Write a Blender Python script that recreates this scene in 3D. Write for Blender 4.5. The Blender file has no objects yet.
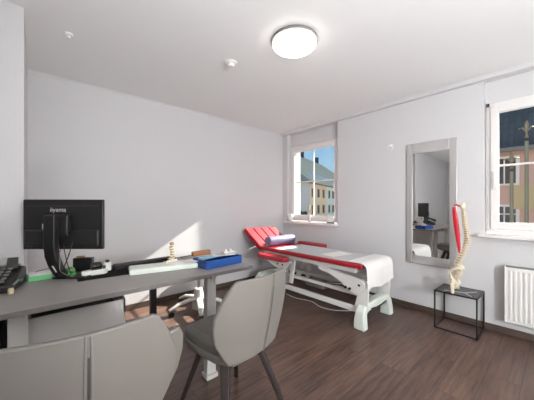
import bpy, bmesh, math, random
from mathutils import Vector, Matrix
random.seed(7)
S = bpy.context.scene
COL = S.collection
PI = math.pi

# ------------------------------------------------------------------ materials
def lin(c):
    c = c / 255.0
    return c / 12.92 if c <= 0.04045 else ((c + 0.055) / 1.055) ** 2.4
def rgb(r, g, b): return (lin(r), lin(g), lin(b), 1.0)
def mat(name, col, rough=0.5, metal=0.0, var=0.05, scale=12.0, bump=0.0, bscale=80.0, spec=0.5, coat=0.0):
    m = bpy.data.materials.new(name); m.use_nodes = True
    nt = m.node_tree; b = nt.nodes['Principled BSDF']
    b.inputs['Roughness'].default_value = rough; b.inputs['Metallic'].default_value = metal
    b.inputs['Specular IOR Level'].default_value = spec
    b.inputs['Coat Weight'].default_value = coat
    tc = nt.nodes.new('ShaderNodeTexCoord')
    n = nt.nodes.new('ShaderNodeTexNoise'); n.inputs['Scale'].default_value = scale; n.inputs['Detail'].default_value = 4
    nt.links.new(tc.outputs['Object'], n.inputs['Vector'])
    mx = nt.nodes.new('ShaderNodeMix'); mx.data_type = 'RGBA'
    c = rgb(*col)
    mx.inputs[6].default_value = tuple(v * (1 - var) for v in c[:3]) + (1,)
    mx.inputs[7].default_value = tuple(min(1, v * (1 + var)) for v in c[:3]) + (1,)
    nt.links.new(n.outputs['Fac'], mx.inputs[0]); nt.links.new(mx.outputs[2], b.inputs['Base Color'])
    if bump:
        n2 = nt.nodes.new('ShaderNodeTexNoise'); n2.inputs['Scale'].default_value = bscale; n2.inputs['Detail'].default_value = 3
        nt.links.new(tc.outputs['Object'], n2.inputs['Vector'])
        bp = nt.nodes.new('ShaderNodeBump'); bp.inputs['Strength'].default_value = bump; bp.inputs['Distance'].default_value = 0.01
        nt.links.new(n2.outputs['Fac'], bp.inputs['Height']); nt.links.new(bp.outputs['Normal'], b.inputs['Normal'])
    return m
def emis(name, col, s):
    m = bpy.data.materials.new(name); m.use_nodes = True; b = m.node_tree.nodes['Principled BSDF']
    b.inputs['Base Color'].default_value = rgb(*col); b.inputs['Emission Color'].default_value = rgb(*col)
    b.inputs['Emission Strength'].default_value = s
    return m
def glass_mat():
    m = bpy.data.materials.new('window_glass'); m.use_nodes = True; nt = m.node_tree
    for n in list(nt.nodes): nt.nodes.remove(n)
    o = nt.nodes.new('ShaderNodeOutputMaterial'); mx = nt.nodes.new('ShaderNodeMixShader')
    t = nt.nodes.new('ShaderNodeBsdfTransparent'); t.inputs[0].default_value = (0.96, 0.98, 0.97, 1)
    g = nt.nodes.new('ShaderNodeBsdfGlossy'); g.inputs['Roughness'].default_value = 0.02
    f = nt.nodes.new('ShaderNodeFresnel'); f.inputs['IOR'].default_value = 1.3
    nt.links.new(f.outputs[0], mx.inputs[0]); nt.links.new(t.outputs[0], mx.inputs[1]); nt.links.new(g.outputs[0], mx.inputs[2])
    nt.links.new(mx.outputs[0], o.inputs[0])
    return m
def floor_mat():
    m = bpy.data.materials.new('walnut_planks'); m.use_nodes = True; nt = m.node_tree; b = nt.nodes['Principled BSDF']
    N = nt.nodes.new; L = nt.links.new
    tc = N('ShaderNodeTexCoord')
    br = N('ShaderNodeTexBrick'); br.inputs['Scale'].default_value = 1.0
    br.inputs['Brick Width'].default_value = 1.25; br.inputs['Row Height'].default_value = 0.19
    br.inputs['Mortar Size'].default_value = 0.0018; br.inputs['Mortar Smooth'].default_value = 0.2; br.offset = 0.37
    br.inputs['Color1'].default_value = (0.0, 0.0, 0.0, 1); br.inputs['Color2'].default_value = (1, 1, 1, 1)
    br.inputs['Mortar'].default_value = (0, 0, 0, 1)
    L(tc.outputs['Object'], br.inputs['Vector'])
    mp = N('ShaderNodeMapping'); mp.inputs['Scale'].default_value = (1.3, 16, 1); L(tc.outputs['Object'], mp.inputs['Vector'])
    addv = N('ShaderNodeVectorMath'); addv.operation = 'ADD'; L(mp.outputs[0], addv.inputs[0])
    sc = N('ShaderNodeVectorMath'); sc.operation = 'SCALE'; sc.inputs['Scale'].default_value = 7.0
    L(br.outputs['Color'], sc.inputs[0]); L(sc.outputs[0], addv.inputs[1])
    n1 = N('ShaderNodeTexNoise'); n1.inputs['Scale'].default_value = 2.2; n1.inputs['Detail'].default_value = 8; n1.inputs['Roughness'].default_value = 0.62
    L(addv.outputs[0], n1.inputs['Vector'])
    cr = N('ShaderNodeValToRGB'); e = cr.color_ramp.elements
    e[0].position = 0.28; e[0].color = rgb(*FLOOR_D); e[1].position = 0.72; e[1].color = rgb(*FLOOR_L)
    L(n1.outputs['Fac'], cr.inputs['Fac'])
    mul = N('ShaderNodeMix'); mul.data_type = 'RGBA'; mul.blend_type = 'MULTIPLY'; mul.inputs[0].default_value = 1.0
    mr = N('ShaderNodeMapRange'); mr.inputs['To Min'].default_value = 0.80; mr.inputs['To Max'].default_value = 1.15
    L(br.outputs['Color'], mr.inputs['Value']); L(cr.outputs['Color'], mul.inputs[6]); L(mr.outputs[0], mul.inputs[7])
    mo = N('ShaderNodeMix'); mo.data_type = 'RGBA'; L(br.outputs['Fac'], mo.inputs[0]); L(mul.outputs[2], mo.inputs[6])
    mo.inputs[7].default_value = rgb(38, 28, 24); L(mo.outputs[2], b.inputs['Base Color'])
    rr = N('ShaderNodeMapRange'); rr.inputs['To Min'].default_value = 0.24; rr.inputs['To Max'].default_value = 0.46
    L(n1.outputs['Fac'], rr.inputs['Value']); L(rr.outputs[0], b.inputs['Roughness'])
    bp = N('ShaderNodeBump'); bp.inputs['Strength'].default_value = 0.12; bp.inputs['Distance'].default_value = 0.004
    L(n1.outputs['Fac'], bp.inputs['Height']); L(bp.outputs[0], b.inputs['Normal'])
    return m
def roof_mat(name, c1, c2, sx, sy):
    m = bpy.data.materials.new(name); m.use_nodes = True; nt = m.node_tree; b = nt.nodes['Principled BSDF']
    tc = nt.nodes.new('ShaderNodeTexCoord'); br = nt.nodes.new('ShaderNodeTexBrick')
    br.inputs['Brick Width'].default_value = sx; br.inputs['Row Height'].default_value = sy; br.inputs['Scale'].default_value = 1
    br.inputs['Mortar Size'].default_value = 0.02
    br.inputs['Color1'].default_value = rgb(*c1); br.inputs['Color2'].default_value = rgb(*c2)
    br.inputs['Mortar'].default_value = tuple(v * 0.5 for v in rgb(*c1)[:3]) + (1,)
    nt.links.new(tc.outputs['Object'], br.inputs['Vector']); nt.links.new(br.outputs['Color'], b.inputs['Base Color'])
    b.inputs['Roughness'].default_value = 0.7
    return m

FLOOR_D = (56, 40, 35); FLOOR_L = (116, 90, 77)
M = dict(
    wall=mat('wall_paint', (214, 213, 214), 0.85, bump=0.25, bscale=170, var=0.01, spec=0.2),
    wall_a=mat('wall_paint_grey', (210, 208, 209), 0.85, bump=0.25, bscale=170, var=0.01, spec=0.2),
    ceil=mat('ceiling_paint', (236, 236, 236), 0.9, var=0.01, spec=0.2),
    white=mat('white_lacquer', (232, 230, 227), 0.35, var=0.01),
    whitep=mat('white_plastic', (228, 228, 222), 0.4, var=0.02),
    frame=mat('white_window_frame', (234, 230, 228), 0.4, var=0.01),
    floor=floor_mat(),
    base=mat('dark_wood_skirting', (78, 64, 56), 0.5, var=0.15, scale=20),
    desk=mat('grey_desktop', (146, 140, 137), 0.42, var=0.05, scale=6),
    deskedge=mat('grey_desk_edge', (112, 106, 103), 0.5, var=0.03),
    legw=mat('light_grey_metal', (205, 202, 198), 0.4, var=0.02),
    padm=mat('matt_black_rubber', (24, 23, 23), 0.9, spec=0.15),
    black=mat('black_plastic', (26, 25, 25), 0.4, var=0.1),
    blackm=mat('black_metal', (36, 36, 36), 0.45, metal=0.3, var=0.1),
    dgrey=mat('dark_grey_plastic', (52, 50, 49), 0.45, var=0.1),
    mgrey=mat('mid_grey_plastic', (120, 118, 116), 0.45, var=0.05),
    leather=mat('taupe_leather', (120, 116, 111), 0.5, var=0.03, bump=0.08, bscale=300),
    leatherd=mat('grey_seat_leather', (108, 104, 101), 0.5, var=0.04, bump=0.08, bscale=300),
    seam=mat('seam_dark', (70, 66, 63), 0.7),
    wood=mat('dark_wenge_leg', (42, 33, 31), 0.5, var=0.15),
    red=mat('red_vinyl', (156, 22, 38), 0.42, var=0.04, bump=0.05, bscale=60),
    paper=mat('white_paper', (236, 234, 232), 0.8, var=0.02, bump=0.1, bscale=25),
    greyp=mat('grey_white_sheet', (196, 196, 198), 0.7, var=0.05, scale=5, bump=0.2, bscale=14),
    roller=mat('dusty_violet_vinyl', (112, 104, 134), 0.35, var=0.05),
    mint=mat('mint_white_plastic', (222, 230, 220), 0.35, var=0.02),
    chrome=mat('chrome', (200, 200, 200), 0.2, metal=1.0, var=0.02),
    silver=mat('brushed_silver_frame', (196, 193, 192), 0.4, metal=0.5, var=0.05, scale=30),
    mirror=mat('mirror_glass', (232, 232, 232), 0.01, metal=1.0, var=0.0),
    glass=glass_mat(),
    bone=mat('ivory_bone', (228, 216, 192), 0.5, var=0.12, scale=40),
    boned=mat('tan_disc', (186, 156, 112), 0.5, var=0.15, scale=40),
    muscle=mat('red_muscle', (196, 26, 44), 0.45, var=0.12, scale=30),
    blue=mat('blue_card', (24, 72, 140), 0.5, var=0.08),
    lblue=mat('light_blue_card', (150, 200, 225), 0.6, var=0.04),
    green=mat('mint_green_card', (112, 190, 130), 0.6, var=0.05),
    greent=mat('green_tape', (70, 150, 70), 0.35, var=0.05),
    brownw=mat('brown_wood', (158, 108, 72), 0.5, var=0.2, scale=30),
    beige=mat('beige_rubber', (190, 172, 140), 0.6),
    slate=mat('grey_tabletop', (84, 84, 84), 0.5, var=0.06, scale=40),
    lampb=mat('lamp_base_white', (205, 203, 200), 0.5),
    diff=emis('lamp_diffuser', (255, 250, 244), 7.0),
    cream=mat('cream_render', (248, 222, 184), 0.9, var=0.05, scale=0.6),
    palegreen=mat('pale_green_render', (238, 245, 230), 0.9, var=0.04, scale=0.6),
    whiter=mat('white_render', (214, 212, 208), 0.9, var=0.04, scale=0.6),
    ownfac=mat('grey_brown_render', (112, 104, 98), 0.9),
    pink=mat('pink_render', (214, 178, 166), 0.9, var=0.05, scale=0.6),
    yellowr=mat('yellow_render', (206, 186, 148), 0.9, var=0.04, scale=0.6),
    wdark=mat('far_window_dark', (60, 62, 66), 0.2),
    stone=mat('stone_surround', (190, 176, 150), 0.8),
    tanroof=roof_mat('tan_grey_tiles', (240, 222, 188), (218, 200, 168), 0.5, 0.35),
    darkroof=roof_mat('dark_grey_tiles', (166, 158, 146), (142, 136, 126), 0.5, 0.35),
    blueslate=roof_mat('blue_slate_tiles', (46, 66, 80), (34, 52, 66), 0.4, 0.25),
    chim=mat('dark_chimney', (48, 56, 78), 0.7),
    pole=mat('green_grey_pole', (104, 108, 98), 0.6),
    gold=mat('gold_paint', (104, 98, 78), 0.6),
    asphalt=mat('street_asphalt', (158, 155, 150), 0.9, var=0.1),
    leaf=mat('dark_leaf', (46, 60, 40), 0.7, var=0.3, scale=3),
    skyl=mat('skylight_glass', (225, 230, 236), 0.2),
)

# ------------------------------------------------------------------ mesh helpers
class MB:
    def __init__(s): s.bm = bmesh.new()
    def _xf(s, vs, mtx):
        for v in vs: v.co = mtx @ v.co
    def box(s, x0, x1, y0, y1, z0, z1, mtx=None):
        r = bmesh.ops.create_cube(s.bm, size=1.0)['verts']
        for v in r: v.co = Vector(((x0 + x1) / 2 + v.co.x * (x1 - x0), (y0 + y1) / 2 + v.co.y * (y1 - y0), (z0 + z1) / 2 + v.co.z * (z1 - z0)))
        if mtx: s._xf(r, mtx)
        return s
    def bar(s, p0, p1, w, h, up=(0, 0, 1), w1=None, h1=None):
        p0 = Vector(p0); p1 = Vector(p1); d = (p1 - p0).normalized(); up = Vector(up)
        if abs(d.dot(up)) > 0.98: up = Vector((1, 0, 0))
        a = d.cross(up).normalized(); b = a.cross(d).normalized()
        w1 = w if w1 is None else w1; h1 = h if h1 is None else h1
        vs = []
        for p, ww, hh in ((p0, w, h), (p1, w1, h1)):
            for sa, sb in ((-1, -1), (1, -1), (1, 1), (-1, 1)): vs.append(s.bm.verts.new(p + a * sa * ww / 2 + b * sb * hh / 2))
        F = s.bm.faces.new
        F((vs[3], vs[2], vs[1], vs[0])); F(vs[4:8])
        for i in range(4): j = (i + 1) % 4; F((vs[i], vs[j], vs[4 + j], vs[4 + i]))
        return s
    def rings(s, rings, cap=True, closed=False):
        rv = [[s.bm.verts.new(p) for p in r] for r in rings]
        n = len(rv[0]); k = len(rv)
        for i in range(k if closed else k - 1):
            a = rv[i]; b = rv[(i + 1) % k]
            for j in range(n): s.bm.faces.new((a[j], a[(j + 1) % n], b[(j + 1) % n], b[j]))
        if cap and not closed:
            s.bm.faces.new(list(reversed(rv[0]))); s.bm.faces.new(rv[-1])
        return s
    def tube(s, pts, r, seg=10, closed=False, flat=1.0):
        pts = [Vector(p) for p in pts]; n = len(pts); rs = r if isinstance(r, (list, tuple)) else [r] * n
        out = []; prev = None
        for i, p in enumerate(pts):
            if closed: t = pts[(i + 1) % n] - pts[i - 1]
            else: t = pts[min(i + 1, n - 1)] - pts[max(i - 1, 0)]
            t.normalize()
            if prev is None:
                ref = Vector((0, 0, 1)) if abs(t.z) < 0.9 else Vector((1, 0, 0))
                a = t.cross(ref).normalized()
            else:
                a = (prev - t * prev.dot(t)).normalized()
            prev = a; b = t.cross(a)
            out.append([p + (a * math.cos(2 * PI * k / seg) + b * flat * math.sin(2 * PI * k / seg)) * rs[i] for k in range(seg)])
        return s.rings(out, closed=closed)
    def cyl(s, p0, p1, r0, r1=None, seg=20):
        return s.tube([p0, p1], [r0, r0 if r1 is None else r1], seg)
    def lathe(s, prof, c=(0, 0, 0), seg=28, axis='z'):
        out = []
        for r, z in prof:
            ring = []
            for k in range(seg):
                a = 2 * PI * k / seg; x, y = r * math.cos(a), r * math.sin(a)
                ring.append(Vector((x, y, z)) + Vector(c) if axis == 'z' else Vector((z, x, y)) + Vector(c))
            out.append(ring)
        return s.rings(out)
    def prism(s, pts, axis, a0, a1):
        def P(u, v, w): return {'x': (w, u, v), 'y': (u, w, v), 'z': (u, v, w)}[axis]
        A = [s.bm.verts.new(P(u, v, a0)) for u, v in pts]; B = [s.bm.verts.new(P(u, v, a1)) for u, v in pts]
        s.bm.faces.new(A); s.bm.faces.new(list(reversed(B)))
        n = len(pts)
        for i in range(n): s.bm.faces.new((A[i], B[i], B[(i + 1) % n], A[(i + 1) % n]))
        return s
    def sphere(s, c, r, sc=(1, 1, 1), sub=2):
        v = bmesh.ops.create_icosphere(s.bm, subdivisions=sub, radius=1.0)['verts']
        for q in v: q.co = Vector((c[0] + q.co.x * r * sc[0], c[1] + q.co.y * r * sc[1], c[2] + q.co.z * r * sc[2]))
        return s
    def build(s, name, m, parent=None, bevel=0.0, seg=2, sub=0, label=None, rot=None, loc=None, angle=35):
        bmesh.ops.recalc_face_normals(s.bm, faces=s.bm.faces)
        me = bpy.data.meshes.new(name); s.bm.to_mesh(me); s.bm.free()
        me.materials.append(M[m] if isinstance(m, str) else m)
        me.polygons.foreach_set('use_smooth', [True] * len(me.polygons))
        me.set_sharp_from_angle(angle=math.radians(angle))
        o = bpy.data.objects.new(name, me); COL.objects.link(o)
        if parent: o.parent = parent
        if loc: o.location = loc
        if rot: o.rotation_euler = rot
        if bevel:
            b = o.modifiers.new('bevel', 'BEVEL'); b.width = bevel; b.segments = seg; b.limit_method = 'ANGLE'; b.angle_limit = math.radians(35)
            b.harden_normals = False
        if sub:
            b = o.modifiers.new('sub', 'SUBSURF'); b.levels = sub; b.render_levels = sub
        if label: o['label'] = label
        return o
def thing(name, label, cat, loc=(0, 0, 0), rz=0.0, group=None):
    o = bpy.data.objects.new(name, None); COL.objects.link(o); o.empty_display_size = 0.1
    o.location = loc; o.rotation_euler = (0, 0, rz); o['label'] = label; o['category'] = cat
    if group: o['group'] = group
    return o
def tag(o, label, cat, group=None):
    o['label'] = label; o['category'] = cat
    if group: o['group'] = group
    return o
def struct(o, label=None, cat=None):
    o['kind'] = 'structure'
    if label: o['label'] = label
    if cat: o['category'] = cat
    return o
def copy_tree(o, parent=None):
    c = o.copy(); COL.objects.link(c); c.parent = parent
    for ch in list(o.children): copy_tree(ch, c)
    return c

# ------------------------------------------------------------------ room
XB, YA, H = 3.40, 3.40, 2.54
XL, YR = -2.6, -2.4
T = 0.35
struct(MB().box(XL - .2, XB + T, YR - .2, YA + .3, -0.15, 0).build('floor', 'floor'), 'dark brown wood plank floor', 'floor')
struct(MB().box(XL - .2, XB + T, YR - .2, YA + .3, H, H + .2).build('ceiling', 'ceil'), 'plain white ceiling with round lamp', 'ceiling')
struct(MB().box(XL - .2, XB + T, YA, YA + .3, 0, H).build('wall_back', 'wall_a'), 'long pale grey wall behind the desk', 'wall')
struct(MB().box(XL, -0.054, 2.345, YA, 0, H).build('wall_left_pier', 'wall_a'), 'projecting wall corner at left beside the monitor', 'wall')
# right wall with two window openings
W1 = (2.245, 3.285); W2 = (-0.51, 0.53); SZ, TZ = 0.925, 2.50
wr = MB()
for a, b in ((YR - .2, W2[0]), (W2[1], W1[0]), (W1[1], YA)): wr.box(XB, XB + T, a, b, 0, H)
for a, b in (W1, W2):
    wr.box(XB, XB + T, a, b, 0, SZ); wr.box(XB, XB + T, a, b, TZ, H)
    wr.box(XB + .075, XB + T, a, b, 2.275, TZ)
struct(wr.build('wall_right', 'wall'), 'pale wall with the two windows and the mirror', 'wall')
# rear and left walls (behind the camera)
struct(MB().box(XL - .2, XB + T, YR - .2, YR, 0, H).build('wall_rear', 'wall'))
struct(MB().box(XL - .2, XL, YR, YA, 0, H).build('wall_left', 'wall'))
# the outer face of the house this room belongs to
OW = 0.003
struct(MB().box(XB, XB + T, YA + .3 + OW, 40, -4.2, 9.5).box(XB, XB + T, -40, YR - .2 - OW, -4.2, 9.5).box(XB, XB + T, YR - .2, YA + .3, H + .2 + OW, 9.5).box(XB, XB + T, YR - .2, YA + .3, -4.2, -.15 - OW).build('wall_street_side', 'ownfac'))
# ceiling trims
struct(MB().box(XB - .05, XB, YR, YA, 2.495, H).build('trim_1', 'wall'), 'thin white ceiling moulding above the windows', 'trim')
struct(MB().prism([(YA, H), (YA - .022, H), (YA, H - .022)], 'x', -0.054, XB - .05).build('trim_2', 'wall'), 'fine white cornice line along the back wall', 'trim')
struct(MB().box(XB - .016, XB, YR, YA, 0, .068).build('baseboard_right', 'base', bevel=.003), 'dark skirting board below the windows', 'baseboard')
struct(MB().box(-0.054, XB - .016, YA - .016, YA, 0, .068).build('baseboard_back', 'base', bevel=.003), 'dark skirting board along the back wall', 'baseboard')

def window(idx, y0, y1, hy, label):
    t = struct(thing('window_%d' % idx, label, 'window', (XB, 0, 0)))
    x0, x1 = .075, .145; z0, z1 = .965, 2.275
    f = MB(); w = .052
    f.box(x0, x1, y0, y0 + w, z0, z1).box(x0, x1, y1 - w, y1, z0, z1).box(x0, x1, y0 + w, y1 - w, z0, z0 + w).box(x0, x1, y0 + w, y1 - w, z1 - w, z1)
    f.build('window_frame', 'frame', t, bevel=.004)
    a0, a1, c0, c1 = y0 + w, y1 - w, z0 + w, z1 - w; v = .05; xs = x0 - .015
    s = MB(); s.box(xs, x1 - .02, a0 - .012, a0 + v, c0 - .012, c1 + .012).box(xs, x1 - .02, a1 - v, a1 + .012, c0 - .012, c1 + .012)
    s.box(xs, x1 - .02, a0 + v, a1 - v, c0 - .012, c0 + v).box(xs, x1 - .02, a0 + v, a1 - v, c1 - v, c1 + .012)
    sash = s.build('sash', 'frame', t, bevel=.004)
    MB().box(x0 + .02, x0 + .028, a0 + v, a1 - v, c0 + v, c1 - v).build('pane', 'glass', sash)
    MB().box(x0 + .012, x0 + .036, a0 + v, a1 - v, c0 + v, c0 + v + .006).build('glazing_gasket', 'mgrey', sash)
    ym = (a0 + a1) / 2; zm = 1.642
    MB().box(x0 + .010, x0 + .034, ym - .0065, ym + .0065, c0 + v, c1 - v).box(x0 + .010, x0 + .034, a0 + v, a1 - v, zm - .008, zm + .008).build('glazing_bar', 'frame', sash)
    MB().box(-.09, x1 + .2, y0 - .035 if idx == 2 else y0 - .02, min(y1 + .035, YA - .003), SZ, .957).build('window_sill', 'frame', t, bevel=.004)
    h = MB(); h.box(xs - .012, xs, hy - .014, hy + .014, 1.40, 1.47).bar((xs - .03, hy, 1.45), (xs - .03, hy, 1.585), .018, .012).cyl((xs, hy, 1.45), (xs - .03, hy, 1.45), .008)
    h.build('window_handle', 'white', sash, bevel=.002)
    return t
window(1, W1[0], W1[1], W1[0] + .08, 'left window with a cross glazing bar, over the treatment table head')
w2 = window(2, W2[0], W2[1], W2[1] - .075, 'right window above the radiator, looking onto a dark slate roof')
s = MB().box(.04, .042, W2[1] - .035, W2[1] - .015, .99, 2.27); s.build('shutter_strap', 'legw', w2)
MB().box(.038, .075, W2[1] - .035, W2[1] - .012, 2.235, 2.27).build('strap_guide', 'dgrey', w2)

# ------------------------------------------------------------------ ceiling and wall fittings
t = thing('ceiling_light', 'round flush white ceiling lamp, lit, at the top centre', 'lamp', (1.52, 1.393, H))
MB().lathe([(.0, 0), (.176, 0), (.178, -.006), (.178, -.024), (0, -.024)], seg=48).build('lamp_base', 'mgrey', t)
MB().lathe([(0, -.0245), (.166, -.0245), (.170, -.03), (.168, -.046), (.155, -.058), (.12, -.063), (0, -.065)], seg=48).build('diffuser', 'diff', t)
t = thing('smoke_detector', 'small round white smoke detector left of the ceiling lamp', 'detector', (1.33, 2.0, H))
MB().lathe([(0, 0), (.055, 0), (.055, -.012), (.045, -.018), (0, -.018)]).build('base', 'white', t)
MB().lathe([(0, -.018), (.034, -.018), (.03, -.04), (0, -.043)]).build('sensor_cap', 'white', t)
t = thing('ceiling_sensor', 'tiny white ceiling fitting near the projecting wall corner at upper left', 'detector', (.19, 2.48, H))
MB().lathe([(0, 0), (.03, 0), (.028, -.012), (0, -.014)]).build('base', 'white', t)
MB().lathe([(0, -.014), (.014, -.014), (.012, -.034), (0, -.036)]).build('sensor_cap', 'white', t)
t = thing('room_thermostat', 'small white round knob on the wall between left window and mirror', 'thermostat', (XB, 1.463, 1.983))
MB().lathe([(0, -.0), (.04, 0), (.04, -.012), (0, -.014)], axis='x').build('base', 'white', t)
MB().lathe([(0, -.012), (.026, -.012), (.022, -.03), (0, -.032)], axis='x').build('dial', 'white', t)

# mirror
t = thing('wall_mirror', 'tall rectangular mirror in a wide silver frame on the right wall', 'mirror', (XB, 1.006, .55))
f = MB(); y0, y1, z1 = -.254, .256, 1.425
i0, i1, j0, j1 = y0 + .07, y1 - .068, .10, z1 - .125
f.box(-.022, -.001, y0, i0, 0, z1).box(-.022, -.001, i1, y1, 0, z1).box(-.022, -.001, i0, i1, 0, j0).box(-.022, -.001, i0, i1, j1, z1)
f.build('mirror_frame', 'silver', t, bevel=.006)
MB().box(-.016, -.004, i0, i1, j0, j1).build('mirror_glass', 'mirror', t)

# radiator
t = thing('radiator', 'white ribbed panel radiator under the right window', 'radiator', (XB, 0, .15))
ry0, ry1 = -1.0, .362
r = MB(); n = 40; step = (ry1 - ry0 - .04) / n
r.box(-.092, -.084, ry0, ry1, .0, .515)
for k in range(n):
    a = ry0 + .02 + k * step
    r.prism([(-.092, a + .006), (-.1, a + .011), (-.1, a + step - .011), (-.092, a + step - .006)], 'z', .03, .485)
r.build('front_panel', 'white', t, bevel=.001)
MB().box(-.038, -.03, ry0 + .01, ry1 - .01, .01, .5).build('rear_panel', 'white', t)
g = MB().box(-.094, -.02, ry0, ry1, .515, .52)
for k in range(46): g.box(-.08, -.03, ry0 + .03 + k * .029, ry0 + .042 + k * .029, .52, .522)
g.build('top_grille', 'mgrey', t)
MB().box(-.1, -.018, ry1 - .004, ry1 + .004, 0, .52).build('side_cover', 'white', t, bevel=.002)
for yb in (ry1 - .16, ry0 + .12): MB().box(-.03, -.0005, yb, yb + .04, .08, .44).build('wall_bracket', 'mgrey', t)

# ------------------------------------------------------------------ desk
DZ = 0.78
t = thing('office_desk', 'long grey-topped office desk with light grey legs under the monitor', 'desk', (.44, 1.95, 0))
dx0, dx1, dy0, dy1 = -.82, .822, -.36, .345
tp = MB().box(dx0, dx1, dy0, dy1, DZ - .026, DZ).build('desktop', 'desk', t, bevel=.002)
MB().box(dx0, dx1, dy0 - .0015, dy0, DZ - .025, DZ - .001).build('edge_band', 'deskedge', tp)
for lx in (-.50, .515):
    MB().box(lx - .035, lx + .035, -.27, -.215, .03, DZ - .026).build('leg', 'legw', t, bevel=.003)
    MB().box(lx - .045, lx + .045, -.285, -.20, 0, .0295).build('foot', 'legw', t, bevel=.003)
    MB().box(lx - .02, lx + .02, -.30, .30, DZ - .056, DZ - .0265).build('crossbeam', 'legw', t)
for lx in (-.6, .25): MB().box(lx, lx + .045, .22, .265, 0, DZ - .057).build('leg', 'blackm', t, bevel=.003, label='black square rear leg')
MB().box(-.62, .70, .225, .26, DZ - .0565, DZ - .0265).build('rear_rail', 'blackm', t)
MB().box(-.46, .48, .05, .09, DZ - .07, DZ - .0565).build('cross_rail', 'legw', t)
# cabinet under desk
t = thing('drawer_cabinet', 'light grey low cabinet with an open top tray under the desk', 'cabinet', (.19, 1.95, 0))
b = MB(); pw = .218
b.box(-pw, pw, -.20, .24, .05, .60)
b.build('body', 'legw', t)
b = MB().box(-pw, pw, -.20, -.19, .60, .682).box(-pw, -pw + .01, -.19, .24, .60, .672).box(-pw, pw, .23, .24, .60, .71)
b.prism([(-.20, .6), (.24, .6), (.24, .70), (-.10, .715), (-.20, .682)], 'x', pw - .01, pw)
b.build('top_tray', 'legw', t)
MB().box(-pw + .01, pw - .01, -.19, .23, .601, .606).build('tray_liner', 'black', t)
for sx in (-1, 1):
    for sy in (-.15, .19): MB().cyl((sx * .17, sy, .025), (sx * .17 + .02, sy, .025), .025).box(sx * .17 + .005, sx * .17 + .015, sy - .012, sy + .012, .03, .052).build('caster', 'black', t)

# cable tangle at left
cb = MB()
for k in range(16):
    x = -.30 + k * .017; p = []
    ph = random.random() * 6; am = .02 + random.random() * .03
    for i in range(15):
        q = i / 14; p.append((x + am * math.sin(ph + q * 7), 1.86 + am * math.cos(ph + q * 9) + .02 * math.sin(k), .752 - q * (.55 + .2 * random.random())))
    cb.tube(p, .005, 6)
o = cb.build('cable_tangle', 'black'); o['kind'] = 'stuff'
tag(o, 'tangle of thin black cables hanging below the left end of the desk', 'cables')

# ------------------------------------------------------------------ monitor
def fwd_pt(px, D):  # plan helper used once for the screen pose
    l = (px - 267) / 262.06; return (D * (.6628 + .7488 * l), D * (.7488 - .6628 * l))
mz = -math.radians(41.5) - math.radians(-1)
mx, my = fwd_pt(63, 1.665)
t = thing('computer_monitor', 'black flat monitor seen from behind on its stand at the left of the desk', 'monitor', (mx, my, DZ), mz)
w, z0, z1 = .251, .185, .502
MB().box(-w, w, .0, .022, z0, z1).build('housing', 'black', t, bevel=.006, seg=3)
hs = MB().box(-w + .02, w - .02, -.018, .002, z0 + .02, z0 + .125).build('lower_bulge', 'black', t, bevel=.012, seg=3)
MB().box(-w + .03, w - .03, -.0015, .0, z1 - .042, z1 - .038).build('vent_slot', 'seam', t)
MB().box(-w + .01, w - .01, .022, .0235, z0 + .012, z1 - .01).build('screen', 'dgrey', t)
MB().box(-.05, .055, -.04, .0, z0 + .09, z1 - .095).build('mount_block', 'black', t, bevel=.008)
MB().box(-.035, -.01, -.052, -.045, z0 + .15, z0 + .2).build('mount_cover', 'dgrey', t, bevel=.003)
MB().box(-.128, -.098, -.004, -.001, z0 + .128, z0 + .162).build('rating_sticker', 'paper', t, label='small white sticker')
# stand
def ring(cx, cy, z, a, b): return [(cx - a, cy - b, z), (cx + a, cy - b, z), (cx + a, cy + b, z), (cx - a, cy + b, z)]
st = MB().rings([ring(-.006, .01, .012, .032, .02), ring(-.010, -.005, .03, .032, .022), ring(-.020, -.032, .09, .033, .022), ring(-.025, -.052, .15, .033, .022), ring(-.026, -.062, .22, .033, .02), ring(-.026, -.062, .40, .033, .02), ring(-.026, -.058, .408, .030, .015)])
stand = st.build('stand_column', 'black', t, bevel=.004)
MB().box(-.05, -.002, -.047, -.03, .32, .38).build('pivot', 'dgrey', stand, bevel=.004)
MB().bar((-.022, -.057, .092), (-.014, -.037, .05), .010, .004).build('cable_slot', 'whitep', stand)
MB().box(-.055, .155, -.02, .13, 0, .014).build('stand_base', 'black', t, bevel=.005)
# maker lettering on the back
cu = bpy.data.curves.new('lettering', 'FONT'); cu.body = 'iiyama'; cu.size = .040; cu.extrude = .0006; cu.align_x = 'CENTER'
tmp = bpy.data.objects.new('tmp', cu); COL.objects.link(tmp)
dg = bpy.context.evaluated_depsgraph_get(); dg.update()
me = bpy.data.meshes.new_from_object(tmp.evaluated_get(dg)); bpy.data.objects.remove(tmp)
me.materials.clear(); me.materials.append(M['legw'])
o = bpy.data.objects.new('lettering', me); COL.objects.link(o); o.parent = t; o.location = (-.03, -.0018, z1 - .078); o.rotation_euler = (PI / 2, 0, 0)
o['label'] = 'light grey maker lettering'
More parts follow.
